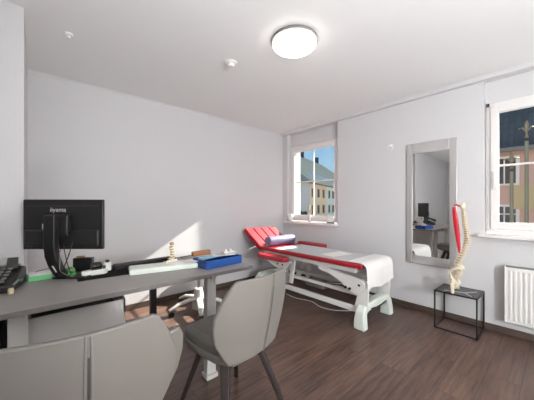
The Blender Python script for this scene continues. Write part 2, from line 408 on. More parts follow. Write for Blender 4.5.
# monitor cables
def cable(pts, r, label, m='black', name='cable', group=None):
    # smooth through points
    P = [Vector(p) for p in pts]; out = []
    for i in range(len(P) - 1):
        p0 = P[max(i - 1, 0)]; p1 = P[i]; p2 = P[i + 1]; p3 = P[min(i + 2, len(P) - 1)]
        for k in range(6):
            u = k / 6; out.append(.5 * ((2 * p1) + (-p0 + p2) * u + (2 * p0 - 5 * p1 + 4 * p2 - p3) * u * u + (-p0 + 3 * p1 - 3 * p2 + p3) * u ** 3))
    out.append(P[-1])
    o = MB().tube(out, r, 8).build(name, m); return tag(o, label, 'cable', group)
def mw(x, y, z):  # monitor local to world
    c, s_ = math.cos(mz), math.sin(mz); return (mx + c * x - s_ * y, my + s_ * x + c * y, DZ + z)
cable([mw(.08, -.025, .24), mw(.07, -.04, .17), mw(.05, -.05, .10), mw(.03, -.06, .05), mw(.0, -.06, .019)], .003, 'thick black cable dropping straight from the monitor back', group=None)
cable([mw(.02, -.024, .22), mw(.06, -.05, .12), mw(.09, -.06, .05), mw(.07, -.06, .018)], .0025, 'thin black cable looping right from the monitor to its base')
cable([mw(-.01, -.024, .22), mw(.02, -.05, .13), mw(.03, -.06, .06), mw(.09, -.03, .018)], .0025, 'grey cable curling beside the monitor stand', 'mgrey')
cable([(-.03, 2.22, DZ + .003), (-.0, 2.235, DZ + .035), (.04, 2.25, DZ + .045), (.1, 2.26, DZ + .06), (.13, 2.25, DZ + .17)], .002, 'thin black cable running left behind the monitor stand')

# ------------------------------------------------------------------ desk items
# telephone
t = thing('desk_telephone', 'black office telephone with a raised handset at the left end of the desk', 'telephone', (-.185, 2.08, DZ), math.radians(-14)); t.scale = (1.12, 1.12, 1.3)
MB().prism([(-.10, 0), (.10, 0), (.10, .075), (.06, .085), (-.10, .03)], 'x', -.11, .11).build('base', 'black', t, bevel=.006)
kp = MB()
for i in range(4):
    for j in range(5):
        y = -.085 + j * .026; x = -.02 + i * .026; kp.box(x, x + .018, y, y + .016, .036 + (y + .1) * .34, .044 + (y + .1) * .34)
kp.build('keypad', 'mgrey', t, bevel=.002)
MB().box(.0, .09, .052, .09, .085, .09).build('display', 'mgrey', t)
hp = [(-.075, -.11, .062), (-.077, -.08, .078), (-.08, 0, .105), (-.083, .08, .122), (-.085, .105, .112)]
MB().tube(hp, [.022, .02, .016, .02, .024], 12).build('handset', 'black', t)
MB().prism([(.02, .08), (.045, .125), (.055, .125), (.05, .08)], 'x', .05, .09).build('handset_cradle', 'dgrey', t)
MB().tube([(.112, -.09, .03), (.118, -.04, .04), (.118, .0, .025), (.112, .03, .03)], .004, 8).build('coiled_cord', 'mgrey', t)
o = MB().lathe([(0, 0), (.013, 0), (.014, .018), (.011, .03), (0, .032)], seg=16).build('rubber_stopper', 'beige', bevel=.001, loc=(-.095, 1.925, DZ))
tag(o, 'tiny beige rubber cap on the desk in front of the telephone', 'stopper')
# green pad with papers
t = thing('note_pad_block', 'mint green note block with white top sheet between telephone and monitor', 'notepad', (.028, 2.20, DZ), math.radians(6))
MB().box(-.065, .05, -.05, .05, 0, .03).build('green_block', 'green', t, bevel=.002)
MB().box(-.06, .048, -.045, .055, .0305, .036).build('top_sheet', 'paper', t)
# black box behind stand, brush tips
t = thing('storage_box', 'black box with tan contents standing behind the monitor base', 'box', (.262, 2.245, DZ), math.radians(-30))
bb = MB(); bb.box(-.065, .055, -.02, .02, 0, .095); bb.build('box_body', 'black', t, bevel=.003)
MB().box(-.045, .0, -.014, .014, .0955, .108).build('wooden_contents', 'brownw', t, bevel=.002)
t = thing('tape_dispenser', 'green adhesive tape roll standing beside the monitor base', 'tape', (.172, 2.105, DZ + .0145), math.radians(-35))
MB().tube([(.021 * math.cos(a), 0, .027 + .021 * math.sin(a)) for a in [i * 2 * PI / 24 for i in range(24)]], .007, 10, closed=True).build('tape_roll', 'greent', t)
MB().box(-.03, .03, -.014, .014, 0, .012).build('holder', 'greent', t, bevel=.003)
# black pad with scale and small jar
o = MB().box(-.15, .15, -.125, .125, 0, .004).build('desk_pad', 'padm', bevel=.002, loc=(.352, 2.07, DZ), rot=(0, 0, math.radians(-4)))
tag(o, 'flat black pad on the desk to the right of the monitor', 'pad')
PZ = DZ + .0045
t = thing('handheld_device', 'white and grey handheld device lying on the black pad', 'device', (.297, 2.06, PZ), math.radians(4))
MB().prism([(-.075, -.02), (-.06, -.03), (0, -.024), (.05, -.03), (.075, -.01), (.07, .025), (.02, .03), (-.04, .022), (-.075, .01)], 'z', .0, .034).build('body', 'whitep', t, bevel=.007, seg=3)
MB().box(-.022, .04, -.02, .002, .0342, .039).build('display', 'dgrey', t, bevel=.002)
MB().cyl((.055, .0, .034), (.055, .0, .052), .008).build('knob', 'dgrey', t)
t = thing('canister', 'small white round canister with dark cap at the back of the black pad', 'canister', (.385, 2.145, PZ))
MB().lathe([(0, 0), (.024, 0), (.024, .05), (.02, .056), (0, .056)]).build('canister_body', 'whitep', t)
MB().lathe([(0, .0562), (.013, .0562), (.013, .07), (.009, .074), (0, .074)]).build('cap', 'dgrey', t)
t = thing('textured_roll', 'dark knobbly roll lying left of the white canister', 'roller', (.325, 2.20, DZ + .0045))
MB().tube([(-.035, 0, .028), (-.03, 0, .028), (0, 0, .028), (.03, 0, .028), (.038, 0, .028)], [.016, .026, .028, .026, .016], 14).build('roll', 'dgrey', t)
for k in range(3): MB().tube([(-.02 + k * .02, .029 * math.cos(a), .028 + .027 * math.sin(a)) for a in [i * 2 * PI / 16 for i in range(16)]], .003, 6, closed=True).build('ridge', 'black', t)
# keyboard
t = thing('keyboard', 'long black computer keyboard at the back edge of the desk', 'keyboard', (.655, 2.20, DZ), math.radians(3))
MB().prism([(-.07, 0), (.07, 0), (.07, .012), (-.07, .032)], 'x', -.225, .225).build('case', 'black', t, bevel=.003)
kb = MB()
for j in range(5):
    for i in range(19):
        x = -.215 + i * .0228; y = -.06 + j * .024; z = .032 - (y + .07) * .143
        kb.box(x, x + .018, y, y + .018, z, z + .006)
kb.build('keys', 'dgrey', t, bevel=.001)
# white large case
t = thing('document_case', 'large flat light grey case on the right half of the desk', 'case', (.70, 1.915, DZ), math.radians(-12))
MB().box(-.225, .225, -.075, .085, 0, .034).build('case_body', 'mint', t, bevel=.006, seg=3)
MB().box(-.215, .215, -.068, .068, .0342, .038).build('lid', 'whitep', t, bevel=.002)
def sheet(x, y, z, rz, sx, sy, label, m='paper'):
    o = MB(); n = 6
    top = []
    R_ = random.Random(int(x * 1000))
    o.box(-sx / 2, sx / 2, -sy / 2, sy / 2, 0, .0015)
    o = o.build('paper_sheet', m, loc=(x, y, z), rot=(0, 0, math.radians(rz)))
    return tag(o, label, 'paper')
sheet(.80, 1.915, DZ + .0385, -20, .20, .10, 'white paper sheet lying on the grey case')
# small spine on the desk
t = thing('desk_spine_model', 'small ivory lumbar spine model standing on the grey case', 'anatomical model', (.765, 1.94, DZ + .0385))
MB().tube([(-.055, -.02, .008), (-.03, -.012, .012), (0, 0, .014), (.03, .01, .012), (.05, .02, .008)], [.006, .010, .014, .010, .006], 10).build('sacrum', 'bone', t)
for k in range(5):
    z = .03 + k * .0195; x = .004 * math.sin(k)
    v = MB().tube([(x, 0, z - .006), (x, 0, z), (x, 0, z + .006)], [.014, .011, .014], 12)
    v.bar((x - .028, .008, z), (x + .028, .008, z), .005, .005); v.bar((x, .01, z), (x, .03, z - .006), .005, .008)
    v.build('vertebra', 'bone', t)
    MB().cyl((x, 0, z + .006), (x, 0, z + .0115), .0125, seg=12).build('disc', 'boned', t)
MB().sphere((.002, 0, .138), .016, (1.1, 1, .8)).build('top_joint', 'boned', t)
# blue box with papers
t = thing('blue_box', 'open blue cardboard box at the right end of the desk', 'box', (1.077, 1.80, DZ), math.radians(5))
bx = MB().box(-.165, .165, -.095, -.092, 0, .062).box(-.165, .165, .092, .095, 0, .062).box(-.165, -.162, -.092, .092, 0, .062).box(.162, .165, -.092, .092, 0, .062).box(-.162, .162, -.092, .092, 0, .004)
bx.build('box_wall', 'blue', t, bevel=.001)
for i, (x, y, rz, ry, m, lb) in enumerate([(-.05, .02, 14, 0, 'lblue', 'light blue leaflet lying on top of the blue box'), (.05, .0, -12, 0, 'paper', 'white leaflet on the right part of the blue box'), (.085, .01, 24, 0, 'greyp', 'pale grey leaflet on the right part of the blue box')]):
    o = MB().box(-.09, .09, -.05, .05, 0, .002).build('leaflet', m, loc=(1.077 + x, 1.80 + y, DZ + .0635 + i * .006), rot=(0, math.radians(ry), math.radians(rz)))
    tag(o, lb, 'paper')
cr = MB()
for k in range(7):
    x = 1.12 + k * .014; cr.tube([(x, 1.76, DZ + .082), (x + .01, 1.79, DZ + .095 + .012 * math.sin(k * 2)), (x + .012, 1.83, DZ + .092), (x + .03, 1.87, DZ + .082)], [.006, .009, .008, .005], 6, flat=.4)
tag(cr.build('crumpled_tissue', 'paper'), 'crumpled white tissues heaped on the leaflets in the blue box', 'tissue')
t = thing('wooden_tool', 'brown wooden block with a thin dark rod, behind the blue box', 'tool', (1.03, 1.975, DZ), math.radians(4))
MB().box(-.085, .075, -.02, .02, .052, .090).build('wooden_block', 'brownw', t, bevel=.004)
MB().cyl((-.19, .0, .060), (-.085, 0, .066), .003).build('rod', 'dgrey', t)
MB().box(-.07, .06, -.03, .03, 0, .051).build('card_stack', 'whitep', t, bevel=.002, label='white card stack below the block')
sheet(.918, 1.86, DZ + .0465, 12, .14, .12, 'white paper with dark edge bridging case and blue box')
sheet(1.225, 1.93, DZ + .001, 30, .10, .10, 'loose white paper on the desk behind the blue box')

# ------------------------------------------------------------------ chairs
def chair(loc, rz_base, rz_shell, label, seam=0.0, wings=False, wid=1.04):
    t = thing('visitor_chair', label, 'chair', loc, rz_base, 'taupe shell chairs before the desk')
    R = Matrix.Translation((0, .1, 0)) @ Matrix.Rotation(rz_shell, 4, 'Z') @ Matrix.Translation((0, -.1, 0))
    def hw(z):
        P = [(.43, .165), (.47, .190), (.56, .236), (.64, .252), (.70, .250), (.78, .222), (.84, .195), (.862, .182), (.876, .160)]
        for (a, b), (c, d) in zip(P, P[1:]):
            if z <= c: return wid * (b + (d - b) * (z - a) / (c - a))
        return wid * P[-1][1]
    def surf(u, z, off=0.0, wk=.055):
        w = hw(z); x = u * w
        y = -.105 - .075 * ((z - .43) / .44) ** 1.1 + wk * (abs(x) / .25) ** 1.8 + off
        return Vector((x, y, z))
    def layer(name, m, off, th, us, zs, scale=1.0, wk=.055, bev=.004, label=None, bulge=0):
        mb = MB(); bm = mb.bm; fr = []; bk = []
        for z in zs:
            fr.append([bm.verts.new(R @ (surf(u * scale, z, off + bulge * (1 - u * u), wk))) for u in us])
            bk.append([bm.verts.new(R @ (surf(u * scale, z, off - th, wk))) for u in us])
        nz, nu = len(zs), len(us)
        for i in range(nz - 1):
            for j in range(nu - 1):
                bm.faces.new((fr[i][j], fr[i][j + 1], fr[i + 1][j + 1], fr[i + 1][j])); bm.faces.new((bk[i][j], bk[i + 1][j], bk[i + 1][j + 1], bk[i][j + 1]))
        for i in range(nz - 1):
            bm.faces.new((fr[i][0], fr[i + 1][0], bk[i + 1][0], bk[i][0])); bm.faces.new((fr[i][-1], bk[i][-1], bk[i + 1][-1], fr[i + 1][-1]))
        for j in range(nu - 1):
            bm.faces.new((fr[0][j], bk[0][j], bk[0][j + 1], fr[0][j + 1])); bm.faces.new((fr[-1][j], fr[-1][j + 1], bk[-1][j + 1], bk[-1][j]))
        return mb.build(name, m, t, bevel=bev, seg=2, label=label, angle=50)
    zs = [.43, .47, .515, .56, .60, .64, .67, .70, .74, .78, .825, .86, .873]
    L = [-1, -.85, -.7, -.5, -.3, -.15, -.012]; Rr = [-v for v in reversed(L)]
    mid = [-.012, .012]
    layer('backrest_shell', 'leather', 0, .022, L + Rr, zs, bev=.006)
    # raised double seam and the dark slit low on the back
    layer('back_seam', 'leather', -.0215, .004, [seam - .045, seam - .02], zs, bev=.001)
    layer('back_seam', 'leather', -.0215, .004, [seam + .02, seam + .045], zs, bev=.001)
    layer('back_slit', 'seam', -.0215, .003, [seam - .010, seam + .014], [.43, .5, .6, .7, .80], bev=0, label='dark open slit in the seam')
    layer('backrest_cushion', 'leather', .052 if wings else .03, .026, [-1, -.85, -.7, -.5, -.3, 0, .3, .5, .7, .85, 1], [.47, .515, .56, .60, .64, .67, .70, .735, .745] if wings else [.47, .515, .56, .60, .64, .67, .70, .74, .78, .825], scale=1.2 if wings else .93, wk=.06 if wings else .05, bev=.008, label='inner cushion with forward wings', bulge=.01)
    # seat shell and cushion
    def seat_ring(sc, z, grow=0):
        pts = [(-.17, -.10), (-.215, .0), (-.225, .14), (-.21, .30), (-.17, .36), (0, .375), (.17, .36), (.21, .30), (.225, .14), (.215, 0), (.17, -.10), (0, -.12)]
        return [R @ Vector((x * sc * .93, .12 + (y - .12) * sc * .97, z)) for x, y in pts]
    MB().rings([seat_ring(.70, .375), seat_ring(.92, .40), seat_ring(1.0, .435), seat_ring(1.0, .452)]).build('seat_shell', 'leather', t, bevel=.005, angle=50)
    MB().rings([seat_ring(.97, .4525), seat_ring(.985, .475), seat_ring(.95, .495), seat_ring(.80, .502), seat_ring(.4, .497)]).build('seat_cushion', 'leatherd', t, bevel=.004, angle=60)
    for s_ in (-1, 1):  # piping line of the seat
        MB().tube([R @ Vector((s_ * .13, y, .5005)) for y in (-.02, .1, .2, .3)], .003, 6).build('seat_piping', 'leather', t)
    # four splayed tapered legs on a centre hub
    for sx in (-1, 1):
        for sy in (-1, 1):
            MB().bar((sx * .125, .10 + sy * .12, .385), (sx * .218, .10 + sy * (.235 if sy > 0 else .27) - (.0 if sy > 0 else -.0), 0), .05, .034, up=(sx, sy, 0), w1=.028, h1=.024).build('leg', 'wood', t, bevel=.004)
            MB().prism([(0, .385), (.165, .385), (.175, .35), (0, .31)], 'y', -.012, .012).build('leg_brace', 'wood', t, bevel=.002, loc=(0, .10, 0), rot=(0, 0, math.atan2(sy, sx)))
    MB().cyl((0, .1, .28), (0, .1, .398), .035).build('swivel_hub', 'blackm', t)
    return t
chair((.892, 1.235, 0), math.radians(2), math.radians(6), 'taupe leather shell chair with dark splayed legs, right one nearer the treatment table', seam=.24, wid=1.12)
chair((.138, 1.11, .0), math.radians(0), math.radians(-5), 'taupe leather shell chair at bottom left, cut off by the picture edge', wings=True, wid=1.15, seam=.02)

# stool behind desk
t = thing('swivel_stool', 'swivel stool with white star base behind the desk near the back wall', 'stool', (1.45, 2.86, 0), math.radians(12))
for k in range(5):
    a = 2 * PI * k / 5 + .35
    ca, sa = math.cos(a), math.sin(a)
    MB().tube([(0, 0, .14), (ca * .10, sa * .10, .145), (ca * .24, sa * .24, .12), (ca * .34, sa * .34, .075)], [.036, .036, .032, .022], 10, flat=.6).build('base_arm', 'legw', t)
    c = MB().cyl((ca * .32 - sa * .022, sa * .32 + ca * .022, .03), (ca * .32 + sa * .022, sa * .32 - ca * .022, .03), .03); c.cyl((ca * .32, sa * .32, .03), (ca * .32, sa * .32, .062), .008)
    c.build('caster', 'black', t)
MB().cyl((0, 0, .03), (0, 0, .26), .075, .045).build('column', 'legw', t); MB().cyl((0, 0, .26), (0, 0, .40), .016).build('gas_spring', 'chrome', t)
MB().lathe([(0, .40), (.15, .40), (.18, .42), (.185, .455), (.16, .47), (0, .475)]).build('seat', 'leatherd', t)

# ------------------------------------------------------------------ treatment table
t = thing('treatment_table', 'red and white adjustable treatment table under the left window', 'treatment table', (2.735, 2.15, 0))
Y = lambda y: y - 2.15
tx = .315
MB().box(-tx, tx, Y(1.325), Y(2.885), .600, .648).build('mattress', 'red', t, bevel=.014, seg=4)
# raised head section of four ribs
ang = math.radians(33); hr = Matrix.Translation((0, Y(2.90), .60)) @ Matrix.Rotation(ang, 4, 'X')
hs = MB().box(-tx, tx, .0, .455, -.012, .0, hr).build('head_board', 'red', t, bevel=.004)
wd = 2 * tx / 4
for k in range(4):
    x0 = -tx + k * wd
    MB().box(x0 + .006, x0 + wd - .006, .0, .455, .001, .046, hr).build('head_cushion', 'red', t, bevel=.014, seg=3)
# side arm pads
def pad(x, y0, y1, z, w):
    n = 28; pts = []
    for k in range(n):
        a = 2 * PI * k / n; c, s_ = math.cos(a), math.sin(a)
        pts.append((x + w * math.copysign(abs(c) ** .7, c), (y0 + y1) / 2 + (y1 - y0) / 2 * math.copysign(abs(s_) ** .7, s_)))
    return MB().prism(pts, 'z', z - .05, z).build('arm_pad', 'red', t, bevel=.012, seg=3)
pad(-.415, Y(2.24), Y(2.78), .59, .088)
pad(.415, Y(2.27), Y(2.80), .668, .08)
for sx in (-1, 1): MB().bar((sx * .24, Y(2.5), .545 if sx < 0 else .56), (sx * .44, Y(2.5), .53 if sx < 0 else .61), .04, .012).build('pad_bracket', 'blackm', t)
# subframe
for sx in (-1, 1):
    MB().box(sx * .235 - .02, sx * .235 + .02, Y(1.42), Y(2.86), .540, .589).build('top_rail', 'white', t, bevel=.004)
for y in (1.45, 1.95, 2.45, 2.83): MB().box(-.215, .215, Y(y) - .02, Y(y) + .02, .545, .589).build('cross_member', 'white', t, bevel=.003)
# curved lift arms
for sx in (-1, 1):
    x = sx * .245
    MB().prism([(Y(1.27), .43), (Y(1.30), .475), (Y(1.38), .485), (Y(1.62), .515), (Y(1.80), .54), (Y(1.90), .54), (Y(1.88), .495), (Y(1.72), .47), (Y(1.60), .42), (Y(1.50), .345), (Y(1.42), .315), (Y(1.36), .33)], 'x', x - .018, x + .018).build('lift_arm', 'white', t, bevel=.004)
    MB().cyl((x - .032, Y(1.37), .43), (x + .032, Y(1.37), .43), .058, seg=28).build('pivot_disc', 'white', t, bevel=.004)
    for yy, zz in ((1.37, .43), (1.48, .37), (1.53, .375)):
        MB().cyl((x - .036, Y(yy), zz), (x + .036, Y(yy), zz), .013, seg=12).build('bolt', 'black', t)
    MB().prism([(Y(1.29), .17), (Y(1.285), .42), (Y(1.375), .42), (Y(1.44), .17)], 'x', x - .014, x + .014).build('end_plate', 'white', t, bevel=.003)
    # head end links
    MB().prism([(Y(2.62), .17), (Y(2.70), .17), (Y(2.46), .55), (Y(2.36), .55)], 'x', x - .014, x + .014).build('head_link', 'white', t, bevel=.003)
    MB().prism([(Y(2.38), .20), (Y(2.44), .20), (Y(2.40), .54), (Y(2.33), .54)], 'x', x * .7 - .012, x * .7 + .012).build('head_link', 'white', t, bevel=.003)
    MB().prism([(Y(2.30), .50), (Y(2.42), .54), (Y(2.95), .56), (Y(2.97), .53), (Y(2.60), .40), (Y(2.44), .38)], 'x', x - .03, x - .016).build('side_plate', 'white', t, bevel=.003)
    for yy, zz in ((2.47, .45), (2.56, .45)): MB().cyl((x - .034, Y(yy), zz), (x - .028, Y(yy), zz), .012, seg=12).build('bolt', 'black', t)
    # base rails
    MB().box(sx * .225 - .025, sx * .225 + .025, Y(1.36), Y(3.0), .135, .185).build('base_rail', 'white', t, bevel=.006)
    MB().box(sx * .13 - .015, sx * .13 + .015, Y(1.46), Y(2.72), .27, .305).build('upper_link_rail', 'white', t, bevel=.005)
MB().cyl((-.27, Y(1.33), .43), (.27, Y(1.33), .43), .022).build('pivot_axle', 'white', t)
MB().box(-.08, .08, Y(1.95), Y(2.25), .20, .27).build('drive_motor', 'mgrey', t, bevel=.01)
MB().cyl((0, Y(1.55), .34), (0, Y(1.95), .27), .022).build('actuator_rod', 'chrome', t)
MB().bar((-.17, Y(1.86), .50), (-.17, Y(1.98), .545), .012, .03).build('foot_lever', 'white', t)
MB().tube([(-tx, Y(2.98), .64), (-tx - .05, Y(3.0), .62), (-tx - .09, Y(3.02), .60)], .008, 8).build('release_lever', 'chrome', t)
# end feet: rounded arches
for yy, nm in ((1.345, 'foot_arch'), (2.96, 'foot_arch')):
    pts = [(-.29, 0), (-.292, .09), (-.278, .165), (-.235, .205), (-.12, .213), (0, .213), (.12, .213), (.235, .205), (.278, .165), (.292, .09), (.29, 0)]
    out = []
    for i, (x, z) in enumerate(pts):
        hwid = .062 if i in (0, 10) else (.056 if i in (1, 9) else .048)
        d = Vector((pts[min(i + 1, 10)][0] - pts[max(i - 1, 0)][0], pts[min(i + 1, 10)][1] - pts[max(i - 1, 0)][1])).normalized(); n_ = Vector((-d.y, d.x)) * .042
        out.append([(x + n_.x, Y(yy) - hwid, max(0, z + n_.y)), (x - n_.x, Y(yy) - hwid, max(0, z - n_.y)), (x - n_.x, Y(yy) + hwid, max(0, z - n_.y)), (x + n_.x, Y(yy) + hwid, max(0, z + n_.y))])
    MB().rings(out).build(nm, 'mint', t, bevel=.016, seg=3)
    MB().tube([(-.17, Y(yy) - .05, .19), (-.06, Y(yy) - .052, .178), (.06, Y(yy) - .052, .178), (.17, Y(yy) - .05, .19)], .006, 6).build('pedal_bar', 'dgrey', t)
# hanging mains cable
cable([(2.62, 2.55, .006), (2.60, 2.35, .006), (2.66, 2.15, .006), (2.6, 1.95, .006), (2.66, 1.75, .006), (2.85, 1.6, .006)], .004, 'light grey cable looping on the floor under the treatment table', 'whitep')

# cover sheet draped over the foot end
prof = [(2.72, .652), (2.4, .6525), (2.0, .653), (1.7, .653)]
o = MB().box(-.275, .275, 0, 1.10, 0, .0025).build('cover_sheet', 'greyp', loc=(2.735, 1.512, .649))
tag(o, 'thin grey-white cover sheet along the middle of the treatment table', 'sheet')
dr = MB(); rings_ = []
prof = [(1.50, .6535), (1.46, .654), (1.41, .656), (1.35, .655), (1.315, .648), (1.290, .62), (1.283, .57), (1.280, .50), (1.277, .46), (1.275, .405)]
for k in range(15):
    x = 2.735 - .285 + k * .59 / 14
    rip = .004 * math.sin(k * 1.3); ex = 1 if k < 13 else 1
    up = [(x, y - (rip if z < .64 else 0), z + (.0 if z > .41 else .014 * math.sin(k * .5 + 1))) for y, z in prof]
    dn = [(x, y + .004 * (1 if z > .64 else -1) - (0.0), z) for y, z in prof]
    up2 = []
    for i, (y, z) in enumerate(prof):
        a = Vector(prof[max(i - 1, 0)]); b = Vector(prof[min(i + 1, len(prof) - 1)]); d = (b - a).normalized(); nn = Vector((d.y, -d.x)) * .005
        up2.append((x, up[i][1] + nn.x, up[i][2] - (nn.y if False else -abs(nn.y))))
    rings_.append(up + list(reversed(up2)))
dr.rings(rings_)
tag(dr.build('paper_cover', 'paper', angle=60), 'white paper cover draped over the foot end of the treatment table', 'cover')
o = MB().box(-.17, .17, -.10, .10, 0, .003).build('white_patch', 'paper', loc=(2.72, 1.81, .652), rot=(0, 0, math.radians(-8)), bevel=.001)  # thin white rectangle laid on the cover sheet
tag(o, 'small bright white patch lying mid-way on the treatment table', 'towel')
t = thing('knee_roll', 'dusty violet bolster cushion lying across the treatment table', 'bolster', (2.73, 2.78, .7225))
MB().lathe([(0, -.255), (.055, -.255), (.068, -.245), (.070, -.235), (.070, .235), (.068, .245), (.055, .255), (0, .255)], axis='x', seg=32).build('roll_body', 'roller', t)
for s_ in (-1, 1): MB().tube([(s_ * .247, .066 * math.cos(a), .066 * math.sin(a)) for a in [i * 2 * PI / 28 for i in range(28)]], .004, 6, closed=True).build('piping', 'roller', t)

# ------------------------------------------------------------------ side table and spine model
t = thing('side_table', 'small black wire-frame side table with grey top by the mirror', 'table', (3.213, .697, 0))
a, b, hz, r = .162, .170, .38, .006
for sx in (-1, 1):
    for sy in (-1, 1): MB().box(sx * a - r, sx * a + r, sy * b - r, sy * b + r, 0, hz - .012).build('leg', 'blackm', t)
for z, nm in ((.006, 'lower_frame'), (hz - .006, 'upper_frame')):
    f = MB()
    for s_ in (-1, 1): f.box(-a - r, a + r, s_ * b - r, s_ * b + r, z - r, z + r); f.box(s_ * a - r, s_ * a + r, -b + r, b - r, z - r, z + r)
    f.build(nm, 'blackm', t)
MB().box(-a + r, a - r, -b + r, b - r, hz - .010, hz - .002).build('tabletop', 'slate', t)
TZ0 = hz + .0005
t = thing('spine_model', 'tall ivory human spine and pelvis model with a red muscle band', 'anatomical model', (3.17, .70, TZ0))
def sp(z):  # spine curve: y (and x) along height
    P = [(.28, -.010), (.36, .022), (.44, .052), (.52, .074), (.60, .066), (.68, .052), (.76, .044), (.86, .044), (.92, .044)]
    for (a, b), (c, d) in zip(P, P[1:]):
        if z <= c: u = (z - a) / (c - a); u = u * u * (3 - 2 * u); return -(b + (d - b) * u)
    return -P[-1][1]
z = .275
for k in range(24):
    sz = .025 - .010 * k / 23; hh = .0268 - .0085 * k / 23
    y = sp(z); 
    v = MB().tube([(0, y, z - hh * .32), (0, y, z), (0, y, z + hh * .32)], [sz, sz * .82, sz], 12)
    v.bar((0, y - sz * .6, z), (0, y - sz * 2.0, z - .006), .005, .009, w1=.003)
    v.bar((-sz * 1.9, y - sz * .9, z), (sz * 1.9, y - sz * .9, z), .007, .009)
    v.bar((0, y + sz * .2, z), (0, y - sz * 1.7, z + .004), .022, .007, w1=.012)
    v.build('vertebra', 'bone', t)
    MB().cyl((0, y, z + hh * .32), (0, sp(z + hh), z + hh - hh * .32 * .97), sz * .74, seg=10).build('disc', 'boned', t)
    z += hh
topz = z
MB().sphere((0, sp(z) - .0, z + .035), .03, (.8, .75, 1.35)).build('skull_base', 'bone', t)
MB().tube([(0, sp(z), z), (0, sp(z) + .01, z + .03), (0, sp(z) + .05, z + .05), (0, sp(z) + .075, z + .045)], .007, 8).build('muscle_hook', 'muscle', t)
MB().cyl((0, sp(z) - .0, z - .01), (0, sp(z), z + .08), .004).build('hanger_rod', 'chrome', t)
# red muscle band running in front of the spine
MB().tube([(-.01, .028, z + .03), (-.01, .022, z - .04), (-.01, .010, z - .14), (-.01, -.002, z - .25), (-.01, -.012, z - .36), (-.008, -.02, z - .46)], [.012, .020, .023, .021, .015, .005], 12, flat=.55).build('muscle_band', 'muscle', t)
# sacrum and pelvis
MB().tube([(0, -.006, .27), (0, -.004, .22), (0, -.014, .17), (0, -.006, .13)], [.034, .036, .026, .008], 12, flat=.6).build('sacrum', 'bone', t)
for s_ in (-1, 1):
    p = MB()
    p.tube([(s_ * .03, -.03, .22), (s_ * .065, -.015, .245), (s_ * .085, .02, .235), (s_ * .082, .05, .20), (s_ * .062, .045, .155), (s_ * .055, .03, .115)], [.022, .03, .022, .020, .028, .026], 12, flat=.45)
    p.tube([(s_ * .055, .03, .115), (s_ * .045, .045, .085), (s_ * .02, .06, .09), (0, .062, .095)], [.024, .014, .012, .012], 10)
    p.tube([(s_ * .055, .02, .11), (s_ * .052, -.002, .075), (s_ * .04, .01, .045), (s_ * .026, .04, .06)], [.022, .016, .015, .010], 10)
    p.build('hip_bone', 'bone', t)
    f = MB().sphere((s_ * .075, .025, .10), .021)
    f.tube([(s_ * .075, .025, .10), (s_ * .098, .02, .078), (s_ * .10, .02, .03), (s_ * .098, .02, .0)], [.013, .018, .014, .014], 10)
    f.build('femur_stub', 'bone', t)
MB().tube([(-.075, .10, .004), (-.02, -.06, .004), (.10, -.135, .004)], .003, 6).tube([(-.02, -.06, .004), (-.1, -.13, .004)], .003, 6).build('wire_foot', 'legw', t)

# ------------------------------------------------------------------ window sill items
SL = .9575
o = MB().lathe([(0, 0), (.028, 0), (.05, .03), (.056, .065), (.045, .1), (.03, .118), (.034, .13), (0, .13)], seg=24).build('vase', 'white', loc=(3.405, 3.215, SL))
tag(o, 'round white vase in the left corner of the left window sill', 'vase')
t = thing('figurine', 'slender grey and beige figurine in the middle of the left window sill', 'figurine', (3.42, 2.80, SL))
MB().lathe([(0, 0), (.03, 0), (.03, .012), (.022, .016), (.020, .13), (.024, .15), (0, .155)], seg=16).build('pedestal', 'legw', t)
MB().lathe([(0, .155), (.02, .155), (.028, .19), (.018, .225), (.012, .235), (.016, .25), (.013, .275), (0, .285)], seg=16).build('figure', 'stone', t)
t = thing('picture_stand', 'small clear-white stand with dark foot at the right of the left window sill', 'ornament', (3.42, 2.385, SL))
MB().box(-.02, .02, -.055, .055, 0, .018).build('foot', 'mgrey', t, bevel=.003)
MB().box(-.008, .008, -.05, .05, .018, .12).build('plate', 'white', t, bevel=.003)

